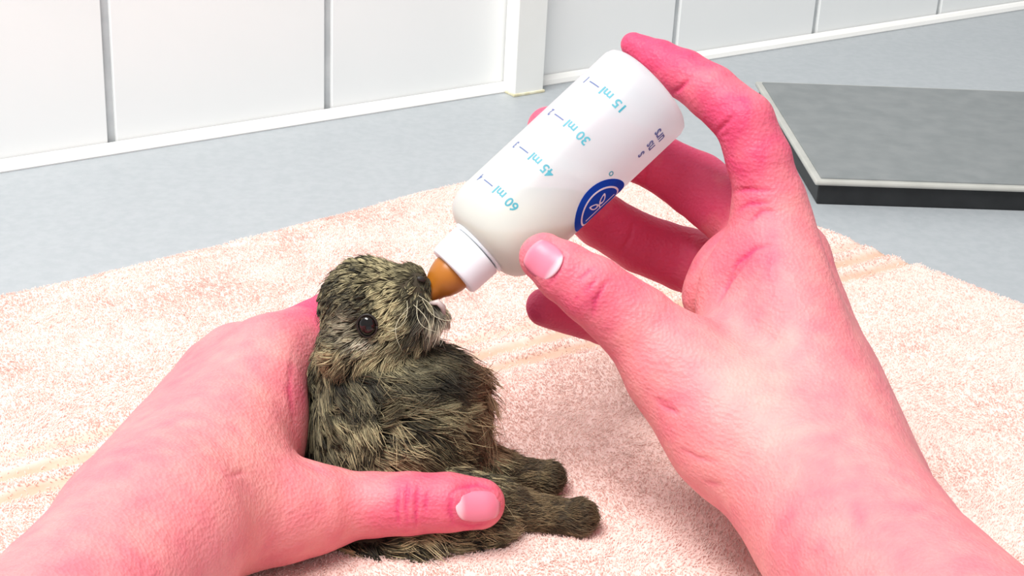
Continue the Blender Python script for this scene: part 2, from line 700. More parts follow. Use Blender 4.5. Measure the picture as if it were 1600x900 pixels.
# white sealing strip at the wall's foot
prof = [(0, 0), (.42, 0), (.46, .08), (.38, .32), (.2, .5), (0, .55)]
v = np.array([A0 + WD * s + WN * a + ZU * (b_) for s in (wl, wr) for a, b_ in prof])
n = len(prof)
f = [[i, (i + 1) % n, n + (i + 1) % n, n + i] for i in range(n)] + [list(range(n))[::-1], list(range(n, 2 * n))]
tag(build('trim_1', v, f, M_TRIM, None, A0, smooth=False), 'white sealing strip along the foot of the tiled wall', kind='structure')
# vertical cable duct
da, db = along(784), along(828)
dw, dd = (db - da), 1.15
dc = A0 + WD * (da + db) / 2 + WN * (dd / 2) + ZU * (WALL_H / 2)
duct = tag(empty('cable_duct', A0 + WD * (da + db) / 2 + WN * dd / 2), 'white plastic cable duct running up the tiled wall', 'cable duct')
v, f = box_vf(dc, [WD, WN, ZU], [dw / 2 - .06, dd / 2, WALL_H / 2], .06)
build('channel', v, f, M_DUCT, duct, smooth=False)
v, f = box_vf(dc + WN * (dd / 2 + .06), [WD, WN, ZU], [dw / 2, .12, WALL_H / 2 - .1], .05)
build('cover', v, f, M_DUCT, duct, smooth=False)
v, f = box_vf(A0 + WD * (da + db) / 2 + WN * (dd / 2 + .1) + ZU * .08, [WD, WN, ZU], [dw / 2 + .1, dd / 2 + .16, .08], .04)
build('sealant_bead', v, f, M_OLD, duct, smooth=False)

# worktop
tn = np.array([WD, WN, ZU])
v, f = box_vf(A0 + WD * (wl + wr) / 2 + WN * 44.7 - ZU * 1.5, tn, [(wr - wl) / 2, 45, 1.5], .15)
top = tag(build('worktop', v, f, M_TOP, None, A0 + WD * (wl + wr) / 2 + WN * 44.7 - ZU * 3, smooth=False), 'smooth light grey worktop running along the tiled wall', 'worktop')

# flat grey slab at the right
sc_ = G(1180, 125, 1.4)
se = nrm(G(1261, 258, 1.4) - sc_)
sa = np.array([-se[1], se[0], 0.])
sx = np.array([sa, se, ZU])
sl, sd = 30., 17.
c = sc_ + sa * sl / 2 + se * sd / 2
c[2] = 0
slab = tag(empty('flat_platform', c), 'flat dark grey platform with black sides lying on the worktop by the wall', 'platform')
v, f = box_vf(c + ZU * .55, sx, [sl / 2 - .25, sd / 2 - .25, .55], .1)
build('body', v, f, M_BLACK, slab, smooth=False)
v, f = box_vf(c + ZU * 1.2, sx, [sl / 2, sd / 2, .13], .1)
build('rim', v, f, M_RIM, slab, smooth=False)
v, f = box_vf(c + ZU * 1.34, sx, [sl / 2 - .35, sd / 2 - .35, .06], .04)
build('top_plate', v, f, M_SLAB, slab, smooth=False)

# ================================================================== towel
back_px = [(-420, 560), (-150, 500), (100, 444), (340, 386), (450, 360), (560, 333), (650, 306), (740, 278), (850, 262), (960, 264), (1060, 285), (1200, 330), (1400, 400), (1750, 540), (2000, 640)]
bk = np.array([G(x, y, .3)[:2] for x, y in back_px])
fr_px = np.linspace(-500, 2000, len(back_px))
fr = np.array([G(x, 1130, 0)[:2] for x in fr_px])
tl = np.linspace(0, 1, len(bk))


def towel_xy(u, v):
    b2 = np.stack([np.interp(u, tl, bk[:, i]) for i in (0, 1)], -1)
    f2 = np.stack([np.interp(u, tl, fr[:, i]) for i in (0, 1)], -1)
    return f2 + (b2 - f2) * v[..., None]


# smooth the back edge
for _ in range(2):
    bk[1:-1] = .25 * bk[:-2] + .5 * bk[1:-1] + .25 * bk[2:]
bd0, bd1 = G(720, 612)[:2], G(960, 548)[:2]         # the flat woven band
bdir = nrm(bd1 - bd0)
bnor = np.array([-bdir[1], bdir[0]])


def towel_h(xy, edge):
    """edge = distance to the towel's back edge in cm"""
    q = np.concatenate([xy * .11, np.zeros((len(xy), 1))], 1)
    h = .62 + .14 * vnoise(q, 3) + .05 * vnoise(q * 3.1, 4)
    s = (xy - bd0) @ bnor
    # woven band: three shallow ribs in a dip without pile
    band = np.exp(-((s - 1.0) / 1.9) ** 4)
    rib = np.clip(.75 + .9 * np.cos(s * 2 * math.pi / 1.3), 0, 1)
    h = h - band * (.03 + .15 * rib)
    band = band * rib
    # a second soft fold farther back
    s2 = (xy - G(440, 398)[:2]) @ nrm(np.array([-.25, 1.]))
    h = h - .10 * np.exp(-((s2 - .0) / .35) ** 2)
    e = np.clip(edge / .7, 0, 1)
    return np.maximum(h * np.sqrt(np.maximum(1 - (1 - e) ** 2, 0)), 0.02), band


nu, nv = 300, 190
uu, vv = np.meshgrid(np.linspace(0, 1, nu), 1 - (1 - np.linspace(0, 1, nv)) ** 1.25, indexing='ij')
xy = towel_xy(uu, vv).reshape(-1, 2)
deep = np.linalg.norm(towel_xy(uu, np.ones_like(uu)) - towel_xy(uu, np.zeros_like(uu)), axis=-1)
edge = ((1 - vv) * deep).reshape(-1)
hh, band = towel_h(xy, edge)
jag = np.stack([vnoise(np.c_[xy * 1.5, np.zeros(len(xy))], 31), vnoise(np.c_[xy * 1.5, np.ones(len(xy))], 32)], 1) * .10
V = np.c_[xy + jag, hh + .03 * vnoise(np.c_[xy * 3.5, np.zeros(len(xy))], 21) * (1 - band)]
idx = np.arange(nu * nv).reshape(nu, nv)
Q = np.stack([idx[:-1, :-1], idx[1:, :-1], idx[1:, 1:], idx[:-1, 1:]], -1).reshape(-1, 4)
low = V.copy()
low[:, 2] = .005
nb = len(V)
rim = np.concatenate([idx[:, 0], idx[-1, 1:], idx[::-1, -1][1:], idx[0, ::-1][1:-1]])
side = [[int(b_), int(a), int(a) + nb, int(b_) + nb] for a, b_ in zip(rim, np.roll(rim, -1))]
tc = np.array([0, 55., 0])
towel = tag(empty('towel', tc), 'peach terry towel with a woven band spread on the worktop', 'towel')
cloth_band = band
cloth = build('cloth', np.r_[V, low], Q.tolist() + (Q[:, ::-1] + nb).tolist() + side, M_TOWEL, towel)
ca = cloth.data.attributes.new('weave_shade', 'FLOAT', 'POINT')
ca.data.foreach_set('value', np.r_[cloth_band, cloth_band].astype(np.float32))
# looped pile
NP = 300000
u, v_ = rng.rand(NP), rng.rand(NP)
v_ = 1 - (1 - v_) ** .95
xy = towel_xy(u, v_)
dp = np.linalg.norm(towel_xy(u, np.ones(NP)) - towel_xy(u, np.zeros(NP)), axis=-1)
hh, band = towel_h(xy, (1 - v_) * dp)
keep = (rng.rand(NP) > band * .96)
xy, hh = xy[keep], hh[keep]
m = len(xy)
root = np.c_[xy, hh - .03]
q3 = np.c_[xy * .5, np.zeros(m)]
lean = np.stack([vnoise(q3, 41), vnoise(q3, 42)], 1) * .07 + rng.randn(m, 2) * .05
L = (.085 + .05 * rng.rand(m))
pts = np.zeros((m, 3, 3))
pts[:, 0] = root
pts[:, 1] = root + np.c_[lean * .4, L * .65]
pts[:, 2] = root + np.c_[lean, L]
rad = np.repeat(np.array([[.013, .016, .009]]), m, 0) * (.8 + .4 * rng.rand(m, 1))
c0 = np.array(srgb(245, 219, 211)[:3])
tone = (1 + .05 * vnoise(np.c_[xy * 1.2, np.zeros(m)], 51) + .03 * rng.randn(m))[:, None, None]
col = np.clip(c0 * tone * np.array([.95, 1.0, 1.03])[None, :, None], 0, .95)
tag(hair('pile', pts, rad, col, M_PILE, towel), kind='stuff')

# ================================================================== hands
LH = Hand(
    palm=[
        (J(235, 835, 43.8, 132), J(40, 1060, 37.5, 165)),           # forearm
        (J(235, 835, 43.8, 132), J(340, 716, 48.0, 108)),
        (J(270, 790, 46.3, 98), J(420, 562, 51.6, 62)),            # index metacarpal
        (J(250, 780, 46.8, 92), J(375, 570, 53.2, 58)),
        (J(240, 780, 46.8, 88), J(345, 590, 54.2, 54)),
        (J(240, 785, 46.8, 82), J(325, 615, 54.5, 48)),
        (J(330, 806, 46.2, 92), J(480, 795, 47.7, 65)),            # thumb metacarpal
    ],
    ells=[E(392, 690, 50.2, 82, 130, 80, 10)],
    digits=[
        [J(300, 806, 46.2, 86), J(430, 802, 47.3, 73), J(520, 792, 48.3, 58), J(580, 789, 48.3, 51), J(640, 787, 48.2, 49.5), J(700, 785, 48.2, 46), J(748, 787, 48.3, 41)],
        [J(420, 562, 51.6, 62), J(520, 505, 54.6, 50), J(600, 505, 56.4, 43), J(640, 530, 56.6, 36)],
        [J(375, 570, 53.2, 58), J(480, 560, 56.3, 46), J(580, 555, 56.6, 41), J(640, 565, 56.4, 35)],
        [J(345, 590, 54.2, 54), J(460, 590, 56.0, 44), J(560, 590, 56.5, 40), J(630, 600, 56.2, 34)],
        [J(325, 615, 54.5, 48), J(440, 620, 55.0, 42), J(530, 612, 55.7, 36), J(590, 618, 55.8, 31)],
    ], kp=1.1, kd=.8)
lh = tag(empty('hand', G(330, 860)), 'bare left hand holding the brown leveret, thumb across its belly', 'hand')
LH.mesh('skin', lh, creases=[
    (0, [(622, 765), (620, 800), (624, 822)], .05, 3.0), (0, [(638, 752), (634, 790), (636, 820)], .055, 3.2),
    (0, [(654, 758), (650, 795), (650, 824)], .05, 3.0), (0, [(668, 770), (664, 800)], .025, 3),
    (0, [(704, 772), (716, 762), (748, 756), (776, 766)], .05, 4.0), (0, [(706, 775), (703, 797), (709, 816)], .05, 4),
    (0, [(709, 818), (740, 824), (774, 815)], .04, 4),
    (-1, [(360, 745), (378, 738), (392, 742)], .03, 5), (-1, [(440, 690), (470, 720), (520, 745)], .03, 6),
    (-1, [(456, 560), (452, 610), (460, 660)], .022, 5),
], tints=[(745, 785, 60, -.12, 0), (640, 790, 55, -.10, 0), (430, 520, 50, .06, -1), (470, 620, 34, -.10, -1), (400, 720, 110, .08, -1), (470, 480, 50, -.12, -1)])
LH.nail(lh, (747, 791), (1, -.06), 35, 24)

RH = Hand(
    palm=[
        (J(1340, 850, 43.6, 138), J(1590, 1110, 36.5, 175)),         # forearm
        (J(1340, 850, 43.6, 138), J(1250, 640, 48.2, 120)),
        (J(1300, 760, 45.8, 110), J(1205, 350, 49.4, 60)),          # index metacarpal
        (J(1330, 770, 46.5, 100), J(1235, 405, 51.6, 58)),
        (J(1340, 780, 47.0, 95), J(1238, 462, 53.4, 54)),
        (J(1350, 800, 47.0, 90), J(1225, 525, 55.0, 50)),
        (J(1270, 780, 45.2, 112), J(1150, 670, 46.8, 98)),          # thumb metacarpal
        (J(1150, 670, 46.8, 98), J(1060, 575, 47.4, 80)),
    ],
    ells=[E(1172, 500, 49.4, 80, 125, 55, -12), E(1190, 600, 48.2, 100, 120, 60, -20), E(1122, 425, 51.6, 40, 78, 45, 32)],
    digits=[
        [J(1150, 670, 46.8, 96), J(1062, 577, 47.4, 82), J(995, 507, 47.4, 63), J(925, 453, 47.2, 54), J(882, 425, 47.3, 47), J(850, 402, 47.5, 39)],
        [J(1212, 380, 49.4, 60), J(1202, 310, 49.3, 55), J(1186, 250, 49.2, 50), J(1163, 190, 49.2, 47), J(1112, 144, 49.7, 42), J(1068, 116, 50.2, 38), J(1030, 93, 50.6, 31), J(990, 70, 51.0, 20)],
        [J(1235, 405, 51.6, 58), J(1088, 288, 54.2, 51), J(1030, 255, 54.2, 44), J(960, 228, 53.7, 42), J(858, 200, 52.8, 34)],
        [J(1238, 462, 53.4, 54), J(1072, 406, 55.8, 50), J(1000, 380, 55.6, 46), J(940, 345, 55.0, 43), J(870, 300, 53.4, 34)],
        [J(1225, 525, 55.0, 50), J(1070, 545, 56.0, 42), J(945, 503, 54.8, 36), J(853, 480, 53.6, 31)],
    ], kp=1.0, kd=.5)
rh = tag(empty('hand', G(1400, 1000)), 'bare right hand pinching the feeding bottle between thumb and fingers', 'hand')
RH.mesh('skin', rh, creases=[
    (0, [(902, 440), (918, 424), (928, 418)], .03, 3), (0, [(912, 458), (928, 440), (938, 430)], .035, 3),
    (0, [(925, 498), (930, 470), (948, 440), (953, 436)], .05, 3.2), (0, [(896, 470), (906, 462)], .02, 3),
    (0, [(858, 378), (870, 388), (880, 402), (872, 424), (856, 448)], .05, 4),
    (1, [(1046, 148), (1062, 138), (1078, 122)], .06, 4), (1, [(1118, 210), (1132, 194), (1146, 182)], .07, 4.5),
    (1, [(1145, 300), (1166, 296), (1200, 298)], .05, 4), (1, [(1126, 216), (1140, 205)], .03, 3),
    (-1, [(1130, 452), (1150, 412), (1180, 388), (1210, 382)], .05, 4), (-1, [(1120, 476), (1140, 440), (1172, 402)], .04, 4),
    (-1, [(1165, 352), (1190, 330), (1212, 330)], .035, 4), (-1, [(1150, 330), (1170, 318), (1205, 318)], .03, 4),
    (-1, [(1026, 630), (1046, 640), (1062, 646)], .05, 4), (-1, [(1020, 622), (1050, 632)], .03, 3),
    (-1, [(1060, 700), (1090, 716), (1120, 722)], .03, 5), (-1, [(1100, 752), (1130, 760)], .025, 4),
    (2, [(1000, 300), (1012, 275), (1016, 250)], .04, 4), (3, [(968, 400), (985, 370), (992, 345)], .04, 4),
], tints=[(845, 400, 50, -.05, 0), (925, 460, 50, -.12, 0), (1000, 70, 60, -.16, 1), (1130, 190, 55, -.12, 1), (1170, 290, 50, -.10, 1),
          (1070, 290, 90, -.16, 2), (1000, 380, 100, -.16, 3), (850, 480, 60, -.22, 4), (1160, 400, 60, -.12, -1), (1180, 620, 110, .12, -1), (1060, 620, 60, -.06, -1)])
RH.nail(rh, (849, 406), (-.80, -.60), 28, 29)

# ================================================================== bottle
B0, B1 = P(1014.5, 137, 50.6), P(708, 424, 49.7)
BA = nrm(B1 - B0)                                   # towards the cap
BC = nrm((CAM - B0) - ((CAM - B0) @ BA) * BA)       # towards the viewer, across the axis
BE = np.cross(BC, BA)                               # reading direction of the print
if (BE @ RGT) > 0:
    BE = -BE
R = 1.75
blen = np.linalg.norm(B1 - B0)
kk = blen / 8.45
bottle = tag(empty('feeding_bottle', B0), 'small white plastic feeding bottle with blue print held in the right hand', 'bottle')
shoulder = [(6.35 + 1.0 * math.sin(a), .80 + (R - .80) * math.cos(a) ** .8) for a in np.linspace(0, math.pi / 2 - .05, 10)]
prof = [(.10, .2), (.06, R - .5), (.0, R - .34), (.03, R - .18), (.12, R - .06), (.30, R), (2, R), (4, R), (6.1, R)] + shoulder + [(7.38, .80), (7.5, .80)]
v, f = lathe_vf(B0, BA, [(t * kk, r) for t, r in prof], BC, BE, 72)
build('body', v, f, M_BOTTLE, bottle)
# milk in the lower end
mprof = [(3.2, .01), (3.2, R - .1), (6.1, R - .1)] + [(t - .03, r - .09) for t, r in shoulder] + [(7.9, .66)]
v, f = lathe_vf(B0, BA, [(t * kk, r) for t, r in mprof], BC, BE, 48)
bm = bmesh.new()
vs = [bm.verts.new(tuple(q)) for q in v]
for q in f:
    bm.faces.new([vs[i] for i in q])
lev = P(790, 352, 48.6)
res = bmesh.ops.bisect_plane(bm, geom=bm.verts[:] + bm.edges[:] + bm.faces[:], plane_co=tuple(lev), plane_no=(0, 0, 1), clear_outer=True)
ed = [e for e in res['geom_cut'] if isinstance(e, bmesh.types.BMEdge)]
bmesh.ops.holes_fill(bm, edges=ed)
bmesh.ops.recalc_face_normals(bm, faces=bm.faces[:])
bm.verts.index_update()
build('milk', [tuple(q.co) for q in bm.verts], [[q.index for q in fc.verts] for fc in bm.faces], M_MILK, bottle)
bm.free()
# neck ring, screw cap with its rim, teat
v, f = lathe_vf(B0, BA, [(7.30 * kk, .80), (7.31 * kk, .99), (7.40 * kk, 1.0), (7.42 * kk, .82)], BC, BE, 64)
build('neck_ring', v, f, M_CAP, bottle)
cprof = [(7.47, .70), (7.47, .93), (7.50, .955), (7.62, .95), (8.3, .93), (8.42, .91), (8.47, .86), (8.48, .60)]
v, f = lathe_vf(B0, BA, [(t * kk, r) for t, r in cprof], BC, BE, 72)
# fine ribs round the cap
cap = build('screw_cap', v, f, M_CAP, bottle)
tprof = [(8.40, .62), (8.50, .64), (8.65, .63), (8.85, .58), (9.05, .50), (9.2, .40), (9.4, .34), (9.6, .32), (9.75, .26), (9.83, .14), (9.85, .02)]
v, f = lathe_vf(B0, BA, [(t * kk, r) for t, r in tprof], BC, BE, 48)
build('teat', v, f, M_TEAT, bottle)


def wrap(xs, ys, lift):
    """flat print (x along the reading direction as arc, y along the axis, cm) onto the bottle wall"""
    a = np.asarray(xs) / R
    return B0 + BA * np.asarray(ys)[:, None] + (np.cos(a)[:, None] * BC + np.sin(a)[:, None] * BE) * (R + lift)


def text_vf(s, width=None, height=.3):
    cu = bpy.data.curves.new('t', 'FONT')
    cu.body = s
    cu.size = 1
    cu.resolution_u = 3
    cu.offset = .018
    o = bpy.data.objects.new('t', cu)
    COL.objects.link(o)
    dg = bpy.context.evaluated_depsgraph_get()
    me = bpy.data.meshes.new_from_object(o.evaluated_get(dg))
    bm = bmesh.new()
    bm.from_mesh(me)
    bmesh.ops.triangulate(bm, faces=bm.faces[:])
    bm.verts.index_update()
    v = np.array([q.co[:2] for q in bm.verts])
    f = [[q.index for q in fc.verts] for fc in bm.faces]
    bm.free()
    bpy.data.objects.remove(o, do_unlink=True)
    bpy.data.curves.remove(cu)
    bpy.data.meshes.remove(me)
    v[:, 0] -= v[:, 0].min()
    v[:, 0] *= (width / v[:, 0].max()) if width else height
    v[:, 1] *= height / .72
    return v, f


def thick(V2, Fc, y0, x0, lift=.006, name='print', m=M_PRINT, parent=None, rot=0):
    v = V2.copy()
    if rot:
        v = np.stack([-v[:, 1], v[:, 0]], 1) if rot == 90 else v
    a = wrap(v[:, 0] + x0, v[:, 1] + y0, lift)
    b_ = wrap(v[:, 0] + x0, v[:, 1] + y0, -.01)
    n = len(a)
    from collections import Counter
    cnt = Counter()
    for q in Fc:
        for i in range(len(q)):
            cnt[(q[i], q[(i + 1) % len(q)])] += 1
    side = [[e[1], e[0], e[0] + n, e[1] + n] for e in cnt if (e[1], e[0]) not in cnt]
    return build(name, np.r_[a, b_], [list(q) for q in Fc] + side, m, parent or bottle, smooth=False)


rows = [(5.95, '60 ml', '4'), (4.47, '45 ml', '3'), (2.99, '30 ml', '2'), (1.50, '15 ml', '1')]
for t, s, tb in rows:
    v2, f2 = text_vf(s, .95, .30)
    thick(v2, f2, t * kk - .14, .06, name='graduation_text')
    xs_ = np.linspace(0, .46, 9)
    q2 = np.r_[np.c_[xs_, 0 * xs_], np.c_[xs_, 0 * xs_ + .035]]
    thick(q2, [[i, i + 1, i + 10, i + 9] for i in range(8)], t * kk - .02, 1.15, name='graduation_mark', m=M_PRINT2)
    v2, f2 = text_vf(tb, None, .26)
    thick(v2, f2, t * kk - .12, 1.80, name='graduation_number', m=M_PRINT2)
# round emblem at the edge
ex, ey, er = -2.14, 3.84 * kk, 1.06


def disc(r0, r1, n=48):
    a = np.linspace(0, 2 * np.pi, n, endpoint=False)
    if r0 == 0:
        rs = [.01, r1 * .25, r1 * .5, r1 * .75, r1]
    else:
        rs = [r0, r1]
    v = np.concatenate([np.stack([r * np.cos(a), r * np.sin(a)], 1) for r in rs])
    f = []
    for k in range(len(rs) - 1):
        for i in range(n):
            j = (i + 1) % n
            f.append([k * n + i, (k + 1) * n + i, (k + 1) * n + j, k * n + j])
    return v, f


v2, f2 = disc(0, er)
emblem = thick(v2, f2, ey, ex, .006, 'round_emblem', M_BLUE)
v2, f2 = disc(er * .70, er * .76)
thick(v2, f2, ey, ex, .010, 'emblem_ring', M_WPRINT, emblem)
for sgn in (-1, 1):       # two outlined leaves on a stalk; the emblem's top points along +x
    a = np.linspace(0, 2 * np.pi, 24, endpoint=False)
    def leaf(k):
        lx, ly = .22 * k * np.cos(a), .11 * k * np.sin(a) * (1 + .0 * a)
        ly = ly * (1 - .35 * np.cos(a))
        an = math.radians(38)
        return np.stack([.30 + lx * math.cos(an) - ly * math.sin(an), sgn * (.19 + lx * math.sin(an) + ly * math.cos(an))], 1)
    o_, i_ = leaf(1.0), leaf(.62)
    v2 = np.r_[i_, o_]
    f2 = [[i, 24 + i, 24 + (i + 1) % 24, (i + 1) % 24] for i in range(24)]
    if sgn < 0:
        f2 = [q[::-1] for q in f2]
    thick(v2, f2, ey, ex, .010, 'emblem_leaf', M_WPRINT, emblem)
v2 = np.array([[-.1, -.62], [-.04, -.62], [-.04, .62], [-.1, .62]])
v2 = np.r_[v2, np.array([[-.04, -.025], [.2, -.025], [.2, .025], [-.04, .025]])]
thick(v2, [[0, 1, 2, 3], [4, 5, 6, 7]], ey, ex, .010, 'emblem_line', M_WPRINT, emblem)
v2, f2 = disc(.05, .085, 16)
thick(v2, f2, 3.02 * kk, -1.22, .006, 'registered_mark', M_PRINT)
for t, s, x in ((.95, 'urs', 0), (1.36, 'ns', 0), (1.77, 's', 0)):
    v2, f2 = text_vf(s, None, .38)
    w = v2[:, 0].max()
    thick(v2, f2, t * kk, -1.22 - w - (0 if s == 'urs' else .14 if s == 'ns' else .22), name='small_print', m=M_PRINT2)

# ================================================================== leveret
body_prims = [
    ('e', E(572, 476, 50.0, 66, 66, 62, 0), .4),          # skull
    ('s', (J(588, 472, 49.8, 56), J(640, 452, 49.5, 37)), .5),   # muzzle
    ('s', (J(604, 520, 49.8, 46), J(670, 490, 49.5, 25)), .4),   # jaw
    ('e', E(645, 486, 49.3, 26, 22, 24, -20), .3),        # whisker pad
    ('e', E(548, 535, 49.8, 46, 40, 48, -20), .4),        # cheek
    ('e', E(618, 592, 51.0, 116, 66, 88, 8), .7),         # neck and shoulders
    ('e', E(616, 660, 51.5, 126, 96, 112, 0), .9),        # chest and back
    ('e', E(612, 770, 51.6, 134, 90, 120, 0), 1.0),       # rump
    ('e', E(610, 828, 50.6, 140, 50, 112, 0), .8),
    ('s', (J(535, 520, 50.6, 20), J(500, 590, 51.0, 16)), .3),   # ear laid back
    ('s', (J(690, 728, 51.8, 42), J(790, 737, 52.0, 27)), .5),   # far leg
    ('s', (J(790, 737, 52.0, 27), J(850, 745, 52.0, 24)), .2),
    ('s', (J(700, 782, 50.0, 46), J(810, 796, 50.1, 31)), .5),   # near leg
    ('s', (J(810, 796, 50.1, 31), J(902, 810, 50.0, 25)), .2),
    ('e', E(856, 747, 51.9, 24, 26, 26, 10), .15),        # far paw
    ('e', E(903, 807, 49.9, 28, 28, 28, 10), .15),        # near paw
    ('s', (J(640, 848, 49.0, 26), J(788, 824, 49.5, 19)), .3),   # hind foot below the thumb
]
mouth_a, mouth_b = P(672, 462, 49.6), P(712, 424, 49.7)


def body_sdf(p, carve=True):
    d = None
    for kind, pr, k in body_prims:
        s = ell(p, *pr) if kind == 'e' else seg(p, pr[0][0], pr[1][0], pr[0][1], pr[1][1])
        d = s if d is None else smin(d, s, k)
    d = np.maximum(d, .58 - p[:, 2])                     # rests on the towel
    if carve:
        d = np.maximum(d, .04 - LH(p))
        d = np.maximum(d, .42 - seg(p, mouth_a, mouth_b, 0, 0.2))
        d = np.maximum(d, .80 - seg(p, B0 + BA * 7.6, B0 + BA * 8.5, .1, .1))
    return d


lo = np.min([P(x, y, d) for x in (450, 950) for y in (370, 920) for d in (48, 56)], 0)
hi = np.max([P(x, y, d) for x in (450, 950) for y in (370, 920) for d in (46, 56)], 0)
V, Q = surface_nets(body_sdf, lo - .3, hi + .3, .13)
lev_o = tag(empty('leveret', G(620, 870)), 'baby hare with mottled brown fur sitting up to drink from the teat', 'hare')
build('body', V, Q, M_HIDE, lev_o)

# eye set into the head, eyelid ring, nose, lip
head = lambda p: body_sdf(p, False)
pe, de = hit(head, 575, 506)
ne = grad(head, pe.reshape(1, 3))[0]


def ball(name, c, ax, r, m, parent, n=24):
    th = np.linspace(0, np.pi, n // 2 + 1)
    prof = [(-math.cos(t), max(math.sin(t), .001)) for t in th]
    v, f = lathe_vf(np.zeros(3), np.array([0, 0, 1.]), prof, np.array([1., 0, 0]), np.array([0, 1., 0]), n)
    return build(name, (v * np.array(r)) @ np.array(ax) + c, f, m, parent)


e1 = nrm(RGT - (RGT @ ne) * ne)
e2 = np.cross(ne, e1)
EYEC = pe.reshape(3) + ne * .09
ball('eye', EYEC, [e1, e2, ne], (.275, .335, .24), M_EYE, lev_o)
a = np.linspace(0, 2 * np.pi, 25)
ring = EYEC + np.cos(a)[:, None] * e1 * .30 + np.sin(a)[:, None] * e2 * .36 + ne * .05
v, f = tube_vf(ring, .04, 8)
build('eyelid', v, f, M_BLACKSKIN, lev_o)
pn, dn = hit(head, 656, 438)
nn = grad(head, pn.reshape(1, 3))[0]
f1 = nrm(RGT - (RGT @ nn) * nn)
f2_ = np.cross(nn, f1)
ball('nostril', pn.reshape(3) + nn * .10, [f1, f2_, nn], (.15, .09, .08), M_BLACKSKIN, lev_o)
pl, dl = hit(head, 684, 478)
v, f = tube_vf([P(672, 474, 49.0), P(684, 472, 48.9), P(692, 480, 49.0), P(694, 492, 49.1)], [.06, .10, .10, .05], 10)
build('lip', v, f, M_LIP, lev_o)

# ---- fur
tri = np.r_[Q[:, [0, 1, 2]], Q[:, [0, 2, 3]]]
ar = np.linalg.norm(np.cross(V[tri[:, 1]] - V[tri[:, 0]], V[tri[:, 2]] - V[tri[:, 0]]), axis=1) / 2
NF = 75000
t = rng.choice(len(tri), NF, p=ar / ar.sum())
w = rng.rand(NF, 2)
w[w.sum(1) > 1] = 1 - w[w.sum(1) > 1]
root = V[tri[t, 0]] * (1 - w.sum(1))[:, None] + V[tri[t, 1]] * w[:, :1] + V[tri[t, 2]] * w[:, 1:]
N = grad(head, root)
dn_ = head(root)
x, y, d = to_px(root)
keep = (np.abs(dn_) < .06) & (np.linalg.norm(root - EYEC, axis=1) > .33) & (np.linalg.norm(root - pn.reshape(3), axis=1) > .12) & (root[:, 2] > .62)
root, N, x, y, d = root[keep], N[keep], x[keep], y[keep], d[keep]
m = len(root)
g = lambda cx, cy, rx, ry: np.exp(-((x - cx) / rx) ** 2 - ((y - cy) / ry) ** 2)
# combing direction on the picture plane (x right, y down), then laid on the surface
hw = 1 / (1 + np.exp((y - 560 - (x - 600) * -.25) / 12))             # 1 on the head
lw = 1 / (1 + np.exp(-(x - 770) / 10)) * (y > 690)                   # 1 on the legs
fx_h, fy_h = (x - 668), (y - 432)
hn = np.hypot(fx_h, fy_h) + 1
fx = hw * fx_h / hn + (1 - hw) * .85
fy = hw * fy_h / hn + (1 - hw) * (.30 + .0 * x)
lt = ((x < 585) & (hw < .5))
fx = np.where(lt, fx * .45, fx)
fy = np.where(lt, .75, fy)
nz = np.stack([vnoise(root * 1.5, 61), vnoise(root * 1.5, 62)], 1)
tous = (.5 + .45 * (1 - hw) + .5 * g(650, 490, 50, 45)) * (1 - lw)
fx = fx + tous * nz[:, 0]
fy = fy + tous * nz[:, 1]
fx = fx * (1 - lw) + lw * 1.0
fy = fy * (1 - lw) + lw * .05
Fd = fx[:, None] * RGT - fy[:, None] * UPV
Ft = Fd - np.einsum('ij,ij->i', Fd, N)[:, None] * N
tl_ = np.linalg.norm(Ft, axis=1) / (np.linalg.norm(Fd, axis=1) + 1e-6)
T = nrm(Ft + .25 * (FWD * -1 - (N @ -FWD)[:, None] * N) * (1 - tl_)[:, None])
muz = g(655, 445, 38, 34)
face = g(580, 490, 70, 60)
Lh = (.34 + .25 * g(600, 560, 90, 30) + .28 * g(660, 500, 45, 40)) * (1 - .42 * muz) * (1 - .35 * g(575, 505, 36, 36))
Lb = .92 + .15 * vnoise(root * .9, 66)
L = hw * Lh + (1 - hw) * Lb
L = L * (1 - lw) + lw * (.26 + .16 * rng.rand(m))
L = L * (.7 + .5 * rng.rand(m))
guard = rng.rand(m) < .05
L = np.where(guard, L * 1.45, L)
lift = (.38 + .12 * rng.rand(m)) * (1 - .5 * lw)
lift = lift + .25 * g(560, 400, 60, 30) + .45 * (1 - tl_) * (np.einsum('ij,ij->i', Fd, N) > 0) * (1 - lw)
K = 6
ss = np.linspace(0, 1, K)
B_ = nrm(np.cross(N, T))
jit = rng.randn(m, 1) * .22
dr = nrm(T + jit * B_)
curl = .16 * rng.randn(m, 1)
pts = np.zeros((m, K, 3))
for k, s in enumerate(ss):
    pts[:, k] = root - N * .02 + L[:, None] * (dr * (s * (.55 + .40 * s)) + N * (lift[:, None] * (s * 1.5 - .75 * s * s)) + B_ * curl * s * s)
# tufts
from mathutils import kdtree
nc = 1900
ci = rng.choice(m, nc, replace=False)
kd = kdtree.KDTree(nc)
for i, c in enumerate(ci):
    kd.insert(root[c], i)
kd.balance()
near = np.array([kd.find(p)[1] for p in root])
ctip = pts[ci[near]]
rel = np.clip(1.2 - np.linalg.norm(root - root[ci[near]], axis=1) / .55, .0, 1)
cl = (.15 + (1 - lw) * (.35 + .45 * rng.rand(m))) * rel * np.where(guard, .2, 1)
for k, s in enumerate(ss):
    pts[:, k] += (ctip[:, k] - pts[:, k]) * (cl * s ** 1.3)[:, None]
